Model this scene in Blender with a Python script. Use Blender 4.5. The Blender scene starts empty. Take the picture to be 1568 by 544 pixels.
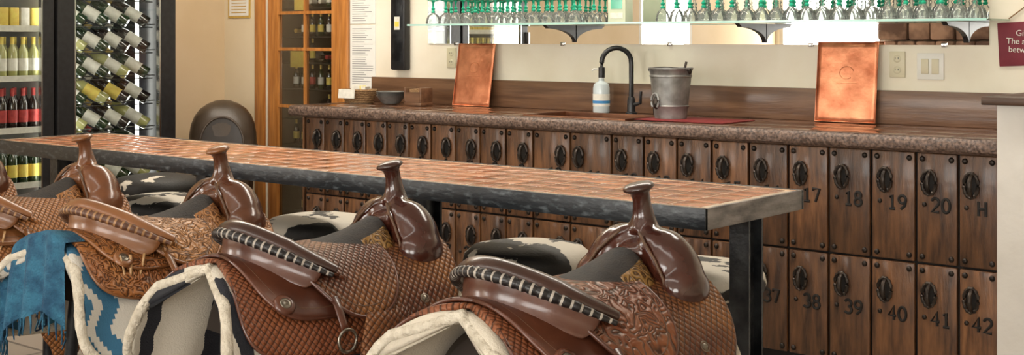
import bpy, math, random
from math import sin, cos, pi, radians
from mathutils import Matrix, Vector, Euler
random.seed(7)
scene = bpy.context.scene
try:
    scene.view_settings.view_transform = 'Standard'
    scene.view_settings.look = 'None'
except Exception:
    pass
try:
    scene.cycles.transparent_max_bounces = 32
except Exception:
    pass

# ------------------------------------------------------------ materials
def newmat(name):
    m = bpy.data.materials.new(name); m.use_nodes = True
    nt = m.node_tree
    return m, nt, nt.nodes['Principled BSDF']

def M(name, c1, c2=None, scale=6, rough=.5, metal=0, bump=0, bscale=None, stretch=(1,1,1),
      coat=0, detail=6, lo=.35, hi=.65, emit=0, island=0, uv=False, rrough=0, bdist=.01):
    m, nt, b = newmat(name)
    N = nt.nodes; L = nt.links
    b.inputs['Base Color'].default_value = (*c1, 1)
    b.inputs['Roughness'].default_value = rough
    b.inputs['Metallic'].default_value = metal
    b.inputs['Coat Weight'].default_value = coat
    b.inputs['Coat Roughness'].default_value = .12
    tc = N.new('ShaderNodeTexCoord'); mp = N.new('ShaderNodeMapping')
    mp.inputs['Scale'].default_value = stretch
    L.new(tc.outputs['UV' if uv else 'Object'], mp.inputs['Vector'])
    vec = mp.outputs['Vector']
    geo = None
    if island:
        geo = N.new('ShaderNodeNewGeometry')
        ad = N.new('ShaderNodeVectorMath'); ad.operation = 'ADD'
        ml = N.new('ShaderNodeMath'); ml.operation = 'MULTIPLY'; ml.inputs[1].default_value = 40
        L.new(geo.outputs['Random Per Island'], ml.inputs[0])
        L.new(vec, ad.inputs[0]); L.new(ml.outputs[0], ad.inputs[1]); vec = ad.outputs[0]
    if c2 is not None:
        n = N.new('ShaderNodeTexNoise'); n.inputs['Scale'].default_value = scale
        n.inputs['Detail'].default_value = detail
        L.new(vec, n.inputs['Vector'])
        r = N.new('ShaderNodeValToRGB')
        r.color_ramp.elements[0].position = lo; r.color_ramp.elements[0].color = (*c1, 1)
        r.color_ramp.elements[1].position = hi; r.color_ramp.elements[1].color = (*c2, 1)
        L.new(n.outputs['Fac'], r.inputs['Fac'])
        out = r.outputs['Color']
        if island:
            hs = N.new('ShaderNodeHueSaturation')
            mr = N.new('ShaderNodeMapRange'); mr.inputs[3].default_value = 1 - island; mr.inputs[4].default_value = 1 + island
            L.new(geo.outputs['Random Per Island'], mr.inputs[0]); L.new(mr.outputs[0], hs.inputs['Value'])
            L.new(out, hs.inputs['Color']); out = hs.outputs['Color']
        L.new(out, b.inputs['Base Color'])
        if rrough:
            mr2 = N.new('ShaderNodeMapRange'); mr2.inputs[3].default_value = rough - rrough; mr2.inputs[4].default_value = rough + rrough
            L.new(n.outputs['Fac'], mr2.inputs[0]); L.new(mr2.outputs[0], b.inputs['Roughness'])
    if bump:
        n2 = N.new('ShaderNodeTexNoise'); n2.inputs['Scale'].default_value = bscale or scale
        n2.inputs['Detail'].default_value = 5
        L.new(vec, n2.inputs['Vector'])
        bp = N.new('ShaderNodeBump'); bp.inputs['Strength'].default_value = bump; bp.inputs['Distance'].default_value = bdist
        L.new(n2.outputs['Fac'], bp.inputs['Height']); L.new(bp.outputs['Normal'], b.inputs['Normal'])
    if emit:
        b.inputs['Emission Color'].default_value = (*c1, 1)
        b.inputs['Emission Strength'].default_value = emit
    return m

def thin_glass(name, tint=(1,1,1), fac=.5, haze=0):
    m = bpy.data.materials.new(name); m.use_nodes = True
    nt = m.node_tree; nt.nodes.clear(); N = nt.nodes; L = nt.links
    o = N.new('ShaderNodeOutputMaterial'); mx = N.new('ShaderNodeMixShader')
    t = N.new('ShaderNodeBsdfTransparent'); t.inputs[0].default_value = (*tint, 1)
    g = N.new('ShaderNodeBsdfGlossy'); g.inputs['Roughness'].default_value = .03
    lw = N.new('ShaderNodeLayerWeight'); lw.inputs['Blend'].default_value = fac
    L.new(lw.outputs['Fresnel'], mx.inputs[0]); L.new(t.outputs[0], mx.inputs[1]); L.new(g.outputs[0], mx.inputs[2])
    if haze:
        d = N.new('ShaderNodeBsdfDiffuse'); d.inputs[0].default_value = (.8,.85,.82,1)
        m2 = N.new('ShaderNodeMixShader'); m2.inputs[0].default_value = haze
        L.new(mx.outputs[0], m2.inputs[1]); L.new(d.outputs[0], m2.inputs[2]); L.new(m2.outputs[0], o.inputs[0])
    else:
        L.new(mx.outputs[0], o.inputs[0])
    return m

def basket(name, c1, c2, k=260, rough=.36, bump=.7, floral=False, coat=.10, vs=38):
    """stamped leather: basket weave or floral tooling from UVs (metres)"""
    m, nt, b = newmat(name); N = nt.nodes; L = nt.links
    tc = N.new('ShaderNodeTexCoord')
    if not floral:
        sp = N.new('ShaderNodeSeparateXYZ'); L.new(tc.outputs['UV'], sp.inputs[0])
        outs = []
        for i in range(2):
            a = N.new('ShaderNodeMath'); a.operation = 'ADD' if i == 0 else 'SUBTRACT'
            L.new(sp.outputs['X'], a.inputs[0]); L.new(sp.outputs['Y'], a.inputs[1])
            mu = N.new('ShaderNodeMath'); mu.operation = 'MULTIPLY'; mu.inputs[1].default_value = k
            L.new(a.outputs[0], mu.inputs[0])
            s = N.new('ShaderNodeMath'); s.operation = 'SINE'; L.new(mu.outputs[0], s.inputs[0])
            ab = N.new('ShaderNodeMath'); ab.operation = 'ABSOLUTE'; L.new(s.outputs[0], ab.inputs[0])
            outs.append(ab.outputs[0])
        pr = N.new('ShaderNodeMath'); pr.operation = 'MULTIPLY'
        L.new(outs[0], pr.inputs[0]); L.new(outs[1], pr.inputs[1])
        pw = N.new('ShaderNodeMath'); pw.operation = 'POWER'; pw.inputs[1].default_value = .5; L.new(pr.outputs[0], pw.inputs[0])
        h = pw.outputs[0]; p0, p1 = .15, .6
    else:
        nz = N.new('ShaderNodeTexNoise'); nz.inputs['Scale'].default_value = 14
        L.new(tc.outputs['UV'], nz.inputs['Vector'])
        mx = N.new('ShaderNodeMixRGB'); mx.inputs[0].default_value = .12
        L.new(tc.outputs['UV'], mx.inputs[1]); L.new(nz.outputs['Color'], mx.inputs[2])
        v = N.new('ShaderNodeTexVoronoi'); v.feature = 'SMOOTH_F1'; v.inputs['Scale'].default_value = vs
        L.new(mx.outputs[0], v.inputs['Vector'])
        w = N.new('ShaderNodeMath'); w.operation = 'MULTIPLY'; w.inputs[1].default_value = 16
        L.new(v.outputs['Distance'], w.inputs[0])
        s = N.new('ShaderNodeMath'); s.operation = 'SINE'; L.new(w.outputs[0], s.inputs[0])
        ab = N.new('ShaderNodeMath'); ab.operation = 'ABSOLUTE'; L.new(s.outputs[0], ab.inputs[0]); h = ab.outputs[0]
        p0, p1 = .1, .7
    r = N.new('ShaderNodeValToRGB')
    r.color_ramp.elements[0].position = p0; r.color_ramp.elements[0].color = (.16,.12,.11, 1)
    r.color_ramp.elements[1].position = p1; r.color_ramp.elements[1].color = (1,1,1, 1)
    L.new(h, r.inputs[0])
    n = N.new('ShaderNodeTexNoise'); n.inputs['Scale'].default_value = 5; n.inputs['Detail'].default_value = 5; L.new(tc.outputs['Object'], n.inputs['Vector'])
    rr = N.new('ShaderNodeValToRGB'); rr.color_ramp.elements[0].position = .42; rr.color_ramp.elements[1].position = .66
    rr.color_ramp.elements[0].color = (*c1, 1); rr.color_ramp.elements[1].color = (*c2, 1)
    L.new(n.outputs['Fac'], rr.inputs[0])
    mul = N.new('ShaderNodeMixRGB'); mul.blend_type = 'MULTIPLY'; mul.inputs[0].default_value = 1
    L.new(r.outputs[0], mul.inputs[1]); L.new(rr.outputs[0], mul.inputs[2])
    L.new(mul.outputs[0], b.inputs['Base Color'])
    b.inputs['Roughness'].default_value = rough
    b.inputs['Specular Tint'].default_value = (1,.72,.52,1)
    b.inputs['Coat Weight'].default_value = coat; b.inputs['Coat Roughness'].default_value = .25
    b.inputs['Coat Tint'].default_value = (1,.85,.72,1)
    bp = N.new('ShaderNodeBump'); bp.inputs['Strength'].default_value = bump; bp.inputs['Distance'].default_value = .005
    L.new(h, bp.inputs['Height']); L.new(bp.outputs[0], b.inputs['Normal']); L.new(bp.outputs[0], b.inputs['Coat Normal'])
    return m

def stripes(name, stops, jag=.0, rough=.95, jscale=20, ax=0, freq=1.0, bump=.5):
    m, nt, b = newmat(name); N = nt.nodes; L = nt.links
    tc = N.new('ShaderNodeTexCoord'); sp = N.new('ShaderNodeSeparateXYZ'); L.new(tc.outputs['UV'], sp.inputs[0])
    base = sp.outputs[ax]
    if jag:
        w = N.new('ShaderNodeMath'); w.operation = 'MULTIPLY'; w.inputs[1].default_value = jscale
        L.new(sp.outputs[1-ax], w.inputs[0])
        pp = N.new('ShaderNodeMath'); pp.operation = 'PINGPONG'; pp.inputs[1].default_value = 1
        L.new(w.outputs[0], pp.inputs[0])
        st = N.new('ShaderNodeMath'); st.operation = 'SNAP'; st.inputs[1].default_value = .2; L.new(pp.outputs[0], st.inputs[0])
        ma = N.new('ShaderNodeMath'); ma.operation = 'MULTIPLY_ADD'; ma.inputs[1].default_value = jag
        L.new(st.outputs[0], ma.inputs[0]); L.new(base, ma.inputs[2]); base = ma.outputs[0]
    f = N.new('ShaderNodeMath'); f.operation = 'MULTIPLY'; f.inputs[1].default_value = freq; L.new(base, f.inputs[0])
    fr = N.new('ShaderNodeMath'); fr.operation = 'FRACT'; L.new(f.outputs[0], fr.inputs[0])
    r = N.new('ShaderNodeValToRGB'); cr = r.color_ramp; cr.interpolation = 'CONSTANT'
    cr.elements[0].position = stops[0][0]; cr.elements[0].color = (*stops[0][1], 1)
    cr.elements[1].position = stops[1][0]; cr.elements[1].color = (*stops[1][1], 1)
    for p, c in stops[2:]:
        e = cr.elements.new(p); e.color = (*c, 1)
    L.new(fr.outputs[0], r.inputs[0]); L.new(r.outputs[0], b.inputs['Base Color'])
    b.inputs['Roughness'].default_value = rough
    n = N.new('ShaderNodeTexNoise'); n.inputs['Scale'].default_value = 220; L.new(tc.outputs['Object'], n.inputs['Vector'])
    bp = N.new('ShaderNodeBump'); bp.inputs['Strength'].default_value = bump; bp.inputs['Distance'].default_value = .004
    L.new(n.outputs['Fac'], bp.inputs['Height']); L.new(bp.outputs[0], b.inputs['Normal'])
    return m

def tiles(name, c1, c2, grout, bw, rh, mortar, rough=.2, off=.5, bump=.3, coat=.3):
    m, nt, b = newmat(name); N = nt.nodes; L = nt.links
    tc = N.new('ShaderNodeTexCoord')
    br = N.new('ShaderNodeTexBrick'); br.offset = off
    br.inputs['Color1'].default_value = (*c1, 1); br.inputs['Color2'].default_value = (*c2, 1)
    br.inputs['Mortar'].default_value = (*grout, 1); br.inputs['Scale'].default_value = 1
    br.inputs['Brick Width'].default_value = bw; br.inputs['Row Height'].default_value = rh
    br.inputs['Mortar Size'].default_value = mortar
    L.new(tc.outputs['Object'], br.inputs['Vector'])
    L.new(br.outputs['Color'], b.inputs['Base Color'])
    b.inputs['Roughness'].default_value = rough
    bp = N.new('ShaderNodeBump'); bp.inputs['Strength'].default_value = bump; bp.inputs['Distance'].default_value = .004; bp.invert = True
    L.new(br.outputs['Fac'], bp.inputs['Height']); L.new(bp.outputs[0], b.inputs['Normal'])
    return m

# ------------------------------------------------------------ mesh builder
class MB:
    def __init__(s): s.v = []; s.f = []; s.m = []; s.uv = []
    def add(s, v, f, m=0, T=None, uv=None):
        o = len(s.v)
        for i, p in enumerate(v):
            p = Vector(p)
            if T is not None: p = T @ p
            s.v.append(p); s.uv.append(uv[i] if uv else (0, 0))
        for q in f: s.f.append([o+i for i in q]); s.m.append(m)
        return s
    def box(s, x0, x1, y0, y1, z0, z1, m=0, T=None, ch=0):
        if ch <= 0:
            v = [(x, y, z) for x in (x0, x1) for y in (y0, y1) for z in (z0, z1)]
            f = [(0,1,3,2),(4,6,7,5),(0,4,5,1),(2,3,7,6),(0,2,6,4),(1,5,7,3)]
            return s.add(v, f, m, T)
        import bmesh
        bm = bmesh.new(); bmesh.ops.create_cube(bm, size=1)
        for q in bm.verts:
            q.co = Vector(((x0+x1)/2+q.co.x*(x1-x0), (y0+y1)/2+q.co.y*(y1-y0), (z0+z1)/2+q.co.z*(z1-z0)))
        bmesh.ops.bevel(bm, geom=bm.edges[:], offset=ch, segments=2, affect='EDGES', profile=.5)
        bm.verts.index_update()
        v = [q.co.copy() for q in bm.verts]; f = [[q.index for q in fc.verts] for fc in bm.faces]
        bm.free(); return s.add(v, f, m, T)
    def lathe(s, prof, seg=24, m=0, T=None, cap=True, ms=None):
        v = []; n = len(prof)
        for (r, z) in prof:
            for k in range(seg):
                a = 2*pi*k/seg; v.append((r*cos(a), r*sin(a), z))
        o = len(s.v)
        s.add(v, [], m, T)
        for i in range(n-1):
            mm = ms[i] if ms else m
            for k in range(seg):
                k2 = (k+1) % seg
                s.f.append([o+i*seg+k, o+i*seg+k2, o+(i+1)*seg+k2, o+(i+1)*seg+k]); s.m.append(mm)
        if cap:
            if prof[0][0] > 1e-4: s.f.append([o+k for k in range(seg)][::-1]); s.m.append(ms[0] if ms else m)
            if prof[-1][0] > 1e-4: s.f.append([o+(n-1)*seg+k for k in range(seg)]); s.m.append(ms[-1] if ms else m)
        return s
    def tube(s, pts, r, seg=10, m=0, T=None, closed=False, flat=1.0, up=(0,0,1)):
        pts = [Vector(p) for p in pts]; n = len(pts)
        rs = r if isinstance(r, (list, tuple)) else [r]*n
        v = []; uv = []; L = 0; up = Vector(up)
        for i, p in enumerate(pts):
            a = pts[i-1] if (i > 0 or closed) else p
            b = pts[(i+1) % n] if (i < n-1 or closed) else p
            t = (b-a); t = t.normalized() if t.length > 1e-9 else Vector((1,0,0))
            sd = t.cross(up)
            if sd.length < 1e-3: sd = t.cross(Vector((1,0,0)))
            if sd.length < 1e-3: sd = t.cross(Vector((0,1,0)))
            sd.normalize(); u = sd.cross(t).normalized()
            if i > 0: L += (p-pts[i-1]).length
            for k in range(seg):
                an = 2*pi*k/seg
                v.append(p + sd*cos(an)*rs[i] + u*sin(an)*rs[i]*flat); uv.append((L, k/seg))
        f = []
        for i in range(n if closed else n-1):
            j = (i+1) % n
            for k in range(seg):
                k2 = (k+1) % seg; f.append((i*seg+k, i*seg+k2, j*seg+k2, j*seg+k))
        if not closed:
            f.append([k for k in range(seg)][::-1]); f.append([(n-1)*seg+k for k in range(seg)])
        return s.add(v, f, m, T, uv)
    def ell(s, c, r, m=0, T=None, rot=None, seg=20, rings=12):
        v = []; f = []
        for i in range(rings+1):
            th = pi*i/rings
            for k in range(seg):
                a = 2*pi*k/seg
                p = Vector((r[0]*sin(th)*cos(a), r[1]*sin(th)*sin(a), r[2]*cos(th)))
                if rot: p = Euler(rot).to_matrix() @ p
                v.append(p+Vector(c))
        for i in range(rings):
            for k in range(seg):
                k2 = (k+1) % seg; f.append((i*seg+k, (i+1)*seg+k, (i+1)*seg+k2, i*seg+k2))
        return s.add(v, f, m, T)
    def grid(s, rows, m=0, T=None, uv=None, mfun=None):
        nr = len(rows); nc = len(rows[0]); o = len(s.v)
        s.add([p for r in rows for p in r], [], m, T, [u for r in uv for u in r] if uv else None)
        for i in range(nr-1):
            for j in range(nc-1):
                s.f.append([o+i*nc+j, o+i*nc+j+1, o+(i+1)*nc+j+1, o+(i+1)*nc+j]); s.m.append(mfun(i, j) if mfun else m)
        return s
    def build(s, name, mats, parent=None, smooth=True, ang=38, loc=None, merge=False):
        me = bpy.data.meshes.new(name); me.from_pydata([tuple(p) for p in s.v], [], s.f)
        for mt in (mats if isinstance(mats, (list, tuple)) else [mats]): me.materials.append(mt)
        me.polygons.foreach_set('material_index', s.m)
        ul = me.uv_layers.new(name='UVMap')
        for lp in me.loops: ul.data[lp.index].uv = s.uv[lp.vertex_index]
        if smooth:
            me.polygons.foreach_set('use_smooth', [True]*len(me.polygons))
        me.update()
        if smooth and ang:
            try: me.set_sharp_from_angle(angle=radians(ang))
            except Exception: pass
        ob = bpy.data.objects.new(name, me); scene.collection.objects.link(ob)
        if parent: ob.parent = parent
        if loc: ob.location = loc
        return ob

def empty(name, loc=(0,0,0), rotz=0):
    e = bpy.data.objects.new(name, None); scene.collection.objects.link(e)
    e.location = loc; e.rotation_euler = (0, 0, rotz); e.empty_display_size = .1
    return e
def mod_sub(o, l=1):
    m = o.modifiers.new('sub', 'SUBSURF'); m.levels = l; m.render_levels = l
def mod_solid(o, t, off=-1):
    m = o.modifiers.new('sol', 'SOLIDIFY'); m.thickness = t; m.offset = off
def text(name, s, size, loc, rot, mat, parent=None, ext=.0006, align='CENTER', bold=0):
    c = bpy.data.curves.new(name, 'FONT'); c.body = s; c.size = size; c.extrude = ext; c.align_x = align; c.align_y = 'CENTER'
    c.offset = bold
    o = bpy.data.objects.new(name, c); scene.collection.objects.link(o)
    o.location = loc; o.rotation_euler = rot; c.materials.append(mat)
    if parent: o.parent = parent
    return o
TR = Matrix.Translation
def RT(loc, rot=(0,0,0), sc=1): return TR(Vector(loc)) @ Euler(rot).to_matrix().to_4x4() @ Matrix.Scale(sc, 4)

# ------------------------------------------------------------ palette
plaster = M('plaster_cream', (.76,.69,.55), (.84,.785,.66), 3, .8, bump=.35, bscale=9)
plaster_y = M('plaster_tan', (.62,.47,.29), (.68,.53,.35), 2, .8, bump=.2, bscale=12)
plaster_w = M('plaster_white', (.64,.61,.56), (.72,.69,.64), 5, .85, bump=.3, bscale=14)
floor_m = tiles('floor_tile', (.34,.29,.24), (.28,.24,.2), (.15,.13,.11), .45, .45, .01, rough=.4, off=0)
cab_wood = M('cabinet_wood', (.045,.018,.007), (.215,.095,.038), 7, .40, bump=.3, bscale=30, stretch=(6,6,.9), island=.38, detail=10, lo=.3, hi=.72, coat=.2)
cab_dark = M('cabinet_gap', (.006,.004,.003), (.011,.007,.005), 8, .7)
back_wood = M('backsplash_wood', (.10,.048,.025), (.18,.092,.048), 5, .4, bump=.15, bscale=20, stretch=(.6,6,7), detail=8, coat=.2)
counter_tile = M('counter_top_tile', (.060,.026,.014), (.19,.088,.046), 8, .17, coat=.5, island=.3, detail=9, rrough=.07, bump=.08, bscale=30)
counter_grout = M('counter_grout', (.05,.04,.03), (.09,.07,.055), 50, .6)
granite_edge = M('counter_edge_stone', (.045,.026,.019), (.24,.155,.115), 85, .4, bump=.7, bscale=45, detail=10, lo=.36, hi=.72)
iron = M('wrought_iron', (.026,.020,.017), (.065,.05,.04), 40, .32, metal=.6, bump=.3, bscale=90)
nail = M('nail_head', (.020,.016,.013), (.045,.035,.03), 60, .36, metal=.7)
brand = M('branded_mark', (.006,.004,.003), (.010,.007,.005), 60, .7)
black = M('black_paint', (.008,.008,.009), (.016,.016,.018), 30, .35)
steel_black = M('black_steel', (.012,.013,.015), (.06,.063,.066), 14, .32, metal=.5, bump=.2, bscale=60, lo=.4, hi=.75)
edge_black = M('table_edge_paint', (.005,.008,.011), (.12,.14,.15), 40, .38, bump=.15, bscale=50, stretch=(.6,1,1.5), detail=14, lo=.53, hi=.80)
edge_wood = M('table_edge_worn', (.09,.078,.072), (.27,.24,.22), 18, .5, bump=.4, bscale=50, stretch=(1,.5,2), detail=12)
tile_terra = M('terracotta_tile', (.28,.082,.034), (.58,.24,.11), 10, .21, island=.25, coat=.28, detail=9, rrough=.08, bump=.05, bscale=16, lo=.3, hi=.7)
tile_grout = M('tile_grout', (.60,.48,.35), (.46,.34,.24), 14, .6, lo=.4, hi=.6)
tile_strip = M('border_tile', (.44,.20,.10), (.66,.45,.28), 20, .25, island=.25, coat=.3)
copper = M('copper_sheet', (.42,.12,.05), (.86,.36,.19), 11, .36, metal=.7, bump=.45, bscale=18, lo=.25, hi=.7, detail=9)
galv = M('galvanized_steel', (.20,.20,.19), (.36,.36,.345), 16, .42, metal=.55, bump=.15, bscale=25)
silver = M('concho_silver', (.16,.14,.11), (.34,.31,.26), 60, .3, metal=.9)
chrome = M('steel_chrome', (.6,.6,.6), None, rough=.2, metal=1)
honey = M('honey_pine', (.36,.13,.026), (.56,.23,.055), 5, .35, stretch=(9,9,.8), bump=.1, detail=8, coat=.3)
glass = thin_glass('clear_glass', (.98,.99,.98), .22)
stem_glass = thin_glass('stemware_glass', (.97,.99,.98), .26, .07)
glass_aqua = thin_glass('aqua_shelf_glass', (.86,.95,.91), .30)
green_glass = M('green_glass_stem', (.01,.34,.19), (.03,.50,.30), 9, .1, coat=.6)
paper = M('paper', (.82,.81,.77), (.78,.77,.73), 20, .8)
ink = M('ink', (.16,.16,.16), None, rough=.8)
yellow = M('yellow_card', (.70,.55,.05), (.78,.62,.1), 20, .6)
gold_m = M('gold_foil', (.6,.42,.10), (.7,.5,.15), 30, .35, metal=.5)
bottle_g = M('bottle_dark_green', (.014,.030,.012), (.03,.05,.018), 8, .08, coat=.7)
bottle_k = M('bottle_black', (.012,.008,.007), (.025,.014,.01), 8, .08, coat=.7)
bottle_y = M('bottle_white_wine', (.36,.35,.12), (.42,.42,.18), 8, .1, coat=.7)
label_w = M('label_white', (.78,.76,.68), (.66,.64,.56), 40, .6)
label_y = M('label_yellow', (.75,.62,.12), (.7,.5,.1), 40, .6)
label_r = M('label_red', (.35,.03,.03), (.5,.06,.05), 40, .6)
label_b = M('label_blue', (.05,.2,.5), (.05,.3,.5), 40, .6)
plastic_w = M('white_plastic', (.78,.76,.70), (.74,.72,.66), 10, .35)
plastic_iv = M('ivory_plastic', (.66,.60,.42), (.62,.56,.40), 10, .35)
brown_pl = M('brown_plastic', (.042,.028,.018), (.060,.042,.028), 8, .38, bump=.1, bscale=80)
maroon = M('maroon_board', (.16,.012,.025), (.20,.02,.035), 12, .6)
red_mat = M('red_rubber', (.16,.010,.012), (.22,.016,.018), 40, .6, bump=.3)
soap = M('soap_plastic', (.50,.58,.60), (.6,.66,.67), 6, .2, coat=.4)

# ------------------------------------------------------------ room shell
XL, XR, YF, YB, ZC = -7.3, 3.0, -2.5, 5.65, 3.1
def solid(name, x0, x1, y0, y1, z0, z1, mat, parent=None, ch=0):
    return MB().box(x0, x1, y0, y1, z0, z1, 0, None, ch).build(name, [mat], parent, smooth=ch > 0)
solid('floor', XL-.1, XR+.1, YF-.1, YB+.9, -.1, 0, floor_m)
solid('ceiling', XL-.1, XR+.1, YF-.1, YB+.9, ZC, ZC+.1, plaster_w)
wb = MB()
wb.box(XL-.1, -6.86, YB, YB+.12, 0, ZC)
wb.box(-6.11, XR+.1, YB, YB+.12, 0, ZC)
wb.box(-6.86, -6.11, YB, YB+.12, 2.08, ZC)
wb.build('wall_back', [plaster], smooth=False)
solid('wall_back_return', XL, -6.97, YB-.012, YB-.0005, 0, ZC-.01, M('plaster_light_tan', (.72,.60,.42), (.76,.65,.47), 2, .8, bump=.2, bscale=12))
wl = MB()
wl.box(XL-.12, XL, .42, YB+.12, 0, ZC); wl.box(XL-.12, XL, YF, -.6, 0, ZC)
wl.box(XL-.12, XL, -.6, .42, 0, .95); wl.box(XL-.12, XL, -.6, .42, 2.3, ZC)
wl.build('wall_left', [plaster_y], smooth=False)
solid('wall_right', XR, XR+.1, YF, YB+.12, 0, ZC, plaster)
wf = MB()
wins = [(-7.25, -5.95), (-3.6, -1.4), (-.6, 1.8)]  # last two openings are added, to throw light on the saddles
xs = [XL-.1]
for a, b in wins:
    wf.box(xs[-1], a, YF-.12, YF, 0, ZC); wf.box(a, b, YF-.12, YF, 0, .9); wf.box(a, b, YF-.12, YF, 2.5, ZC); xs.append(b)
wf.box(xs[-1], XR+.1, YF-.12, YF, 0, ZC)
wf.build('wall_front', [plaster], smooth=False)
day = M('daylight_pane', (1.0,.975,.93), None, rough=.3, emit=10.5)
def window(name, axis, a, b, z0, z1, pos):
    m = MB()
    def bx(p0, p1, q0, q1, t0, t1, mi):
        if axis == 'Y': m.box(p0, p1, pos+t0, pos+t1, q0, q1, mi)
        else: m.box(pos+t0, pos+t1, p0, p1, q0, q1, mi)
    bx(a, b, z0, z1, -.09, -.08, 1)
    w = .05
    bx(a, a+w, z0, z1, -.075, .0, 0); bx(b-w, b, z0, z1, -.075, .0, 0)
    bx(a, b, z0, z0+w, -.076, .001, 0); bx(a, b, z1-w, z1, -.076, .001, 0)
    m.build(name, [plaster_w, day], smooth=False)
window('window_1', 'X', -.6, .42, .95, 2.3, XL)
for i, (a, b) in enumerate(wins): window('window_%d' % (i+2), 'Y', a, b, .9, 2.5, YF)  # the final pair are unseen additions that serve as extra light
stone = M('field_stone', (.10,.05,.03), (.34,.20,.13), 4, .8, bump=.8, bscale=6, lo=.4, hi=.6)
st = MB()
for r in range(8):
    x = -5.94 + (r % 2)*.05
    while x < -4.3:
        w = random.uniform(.2, .38); w = min(w, -4.25-x)
        st.box(x, x+w-.012, YF+.001, YF+.3+random.uniform(-.02, .02), r*.205, r*.205+.195, 0, None, .025); x += w
st.build('stone_fireplace', [stone])

hw = MB(); hw.box(-1.675, -.2, 4.93, YB-.001, 0, 1.19, 0)
hw.build('half_wall', [plaster_w], smooth=False)
hc = MB(); hc.box(-1.72, -.15, 4.88, YB-.001, 1.19, 1.222, 0, None, .006)
hc.build('trim_1', [M('cap_wood', (.035,.018,.010), (.07,.035,.02), 8, .4, stretch=(1,6,6))])

# ------------------------------------------------------------ back bar cabinet
cab = empty('back_bar_cabinet')
YC = 5.0
bx = [-5.713,-5.548,-5.383,-5.206,-5.039,-4.868,-4.702,-4.526,-4.352,-4.179,-4.0,-3.766,-3.52,-3.336,-3.153,-2.970,-2.781,-2.590,-2.402,-2.213,-2.022,-1.850,-1.69]
solid('carcass', -5.735, -1.68, YC+.022, YB-.002, .08, .992, cab_dark, cab)
solid('toe_kick', -5.70, -1.69, YC+.08, YB-.01, .001, .08, cab_dark, cab)
end = solid('end_panel', -5.75, -5.735, YC+.01, YB-.002, .0, .992, cab_wood, cab)
rows = [(.542, .984), (.088, .534)]
def arc_(cx, cy, rx, ry, a0, a1, n=10): return [(cx+rx*cos(radians(a0+(a1-a0)*k/n)), cy+ry*sin(radians(a0+(a1-a0)*k/n))) for k in range(n+1)]
GLY = {'0': [arc_(.3,.5,.26,.46,90,450,20)], '1': [[(.14,.80),(.32,.96),(.32,.03)],[(.12,.03),(.52,.03)]],
 '2': [arc_(.3,.70,.25,.26,165,-40,10)+[(.05,.04),(.56,.04)]], '3': [arc_(.28,.73,.24,.23,150,-85,10)+arc_(.28,.27,.27,.24,85,-150,10)],
 '4': [[(.42,.03),(.42,.96),(.04,.32),(.58,.32)]], '5': [[(.52,.96),(.12,.96),(.09,.55)]+arc_(.28,.32,.27,.28,125,-140,10)],
 '6': [arc_(.30,.29,.25,.26,90,450,16), [(.48,.93),(.22,.72),(.06,.36)]], '7': [[(.05,.80),(.05,.96),(.56,.96),(.24,.03)]],
 '8': [arc_(.3,.74,.21,.22,90,450,16), arc_(.3,.27,.25,.25,90,450,16)], '9': [arc_(.30,.70,.25,.26,90,450,16), [(.55,.66),(.46,.28),(.20,.04)]],
 'H': [[(.07,.03),(.07,.97)],[(.53,.03),(.53,.97)],[(.07,.5),(.53,.5)]], 'S': [arc_(.3,.72,.24,.23,40,270,10)+arc_(.3,.26,.25,.23,90,-140,10)]}
num = MB()
def draw_number(sx, cx, cz, h):
    wd = .72*h; tot = wd*len(sx)-.12*h; x0 = cx-tot/2
    for k, ch in enumerate(sx):
        for stroke in GLY[ch]:
            num.tube([(x0+k*wd+p[0]*h, YC-.0012, cz-h/2+p[1]*h) for p in stroke], .0060, 8, flat=1.0, up=(0,1,0))
dr = MB(); hd = MB(); nl = MB(); bpz = MB()
for r, (z0, z1) in enumerate(rows):
    for i in range(22):
        x0, x1 = bx[i]+.005, bx[i+1]-.005
        dr.box(x0, x1, YC, YC+.022, z0, z1, 0, None, .006)
        w = x1-x0
        for px in (x0+.022, x1-.022):
            for pz in (z0+.024, z1-.024):
                nl.ell((px, YC-.001, pz), (.0120, .009, .0120), seg=10, rings=6)
        hx = x0 + w*(.68 if i < 11 else .32)
        if i == 10: hx = x1-.05
        if i == 11: hx = x0+.05
        hz = z1-.118
        bpz.ell((hx, YC-.001, hz), (.024, .004, .042), seg=16, rings=8)
        n_r = 26
        ring = [(hx+.028*sin(2*pi*k/n_r), YC-.010, hz+.048*cos(2*pi*k/n_r)) for k in range(n_r)]
        hd.tube(ring, [.0055+.0030*(k % 2) for k in range(n_r)], 6, closed=True)
        arc = [(hx+.006, YC-.008-.034*sin(pi*k/8), hz+.042*cos(pi*k/8)) for k in range(9)]
        hd.tube(arc, [.006,.007,.0085,.009,.0095,.009,.0085,.007,.006], 8, up=(1,0,0))
        if r == 0: lab = 'H' if i == 21 else (str(i) if i > 0 else 'S')
        else: lab = str(21+i)
        nz = z0+.235
        draw_number(lab, x0+w*.60, nz, .060)
        nl.ell((x0+w*.19, YC-.001, nz), (.010, .007, .010), seg=10, rings=6)
num.build('branded_numbers', [brand], cab)
dr.build('doors', [cab_wood], cab); hd.build('door_pulls', [iron], cab); nl.build('nail_heads', [nail], cab); bpz.build('pull_backplates', [brand], cab)
X0, X1 = -5.80, -1.68; SX0, SX1, SY0, SY1 = -4.1, -3.5, 5.08, 5.40
Z0, Z1 = .993, 1.05
ct = MB()
for (a, b_, c, d) in ((X0, SX0, YC-.03, YB-.002), (SX1, X1, YC-.03, YB-.002), (SX0, SX1, YC-.03, SY0), (SX0, SX1, SY1, YB-.002)):
    ct.box(a, b_, c, d, Z0+.001, Z1-.004)
ct.build('counter_substrate', [counter_grout], cab, smooth=False)
tl = MB()
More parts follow.
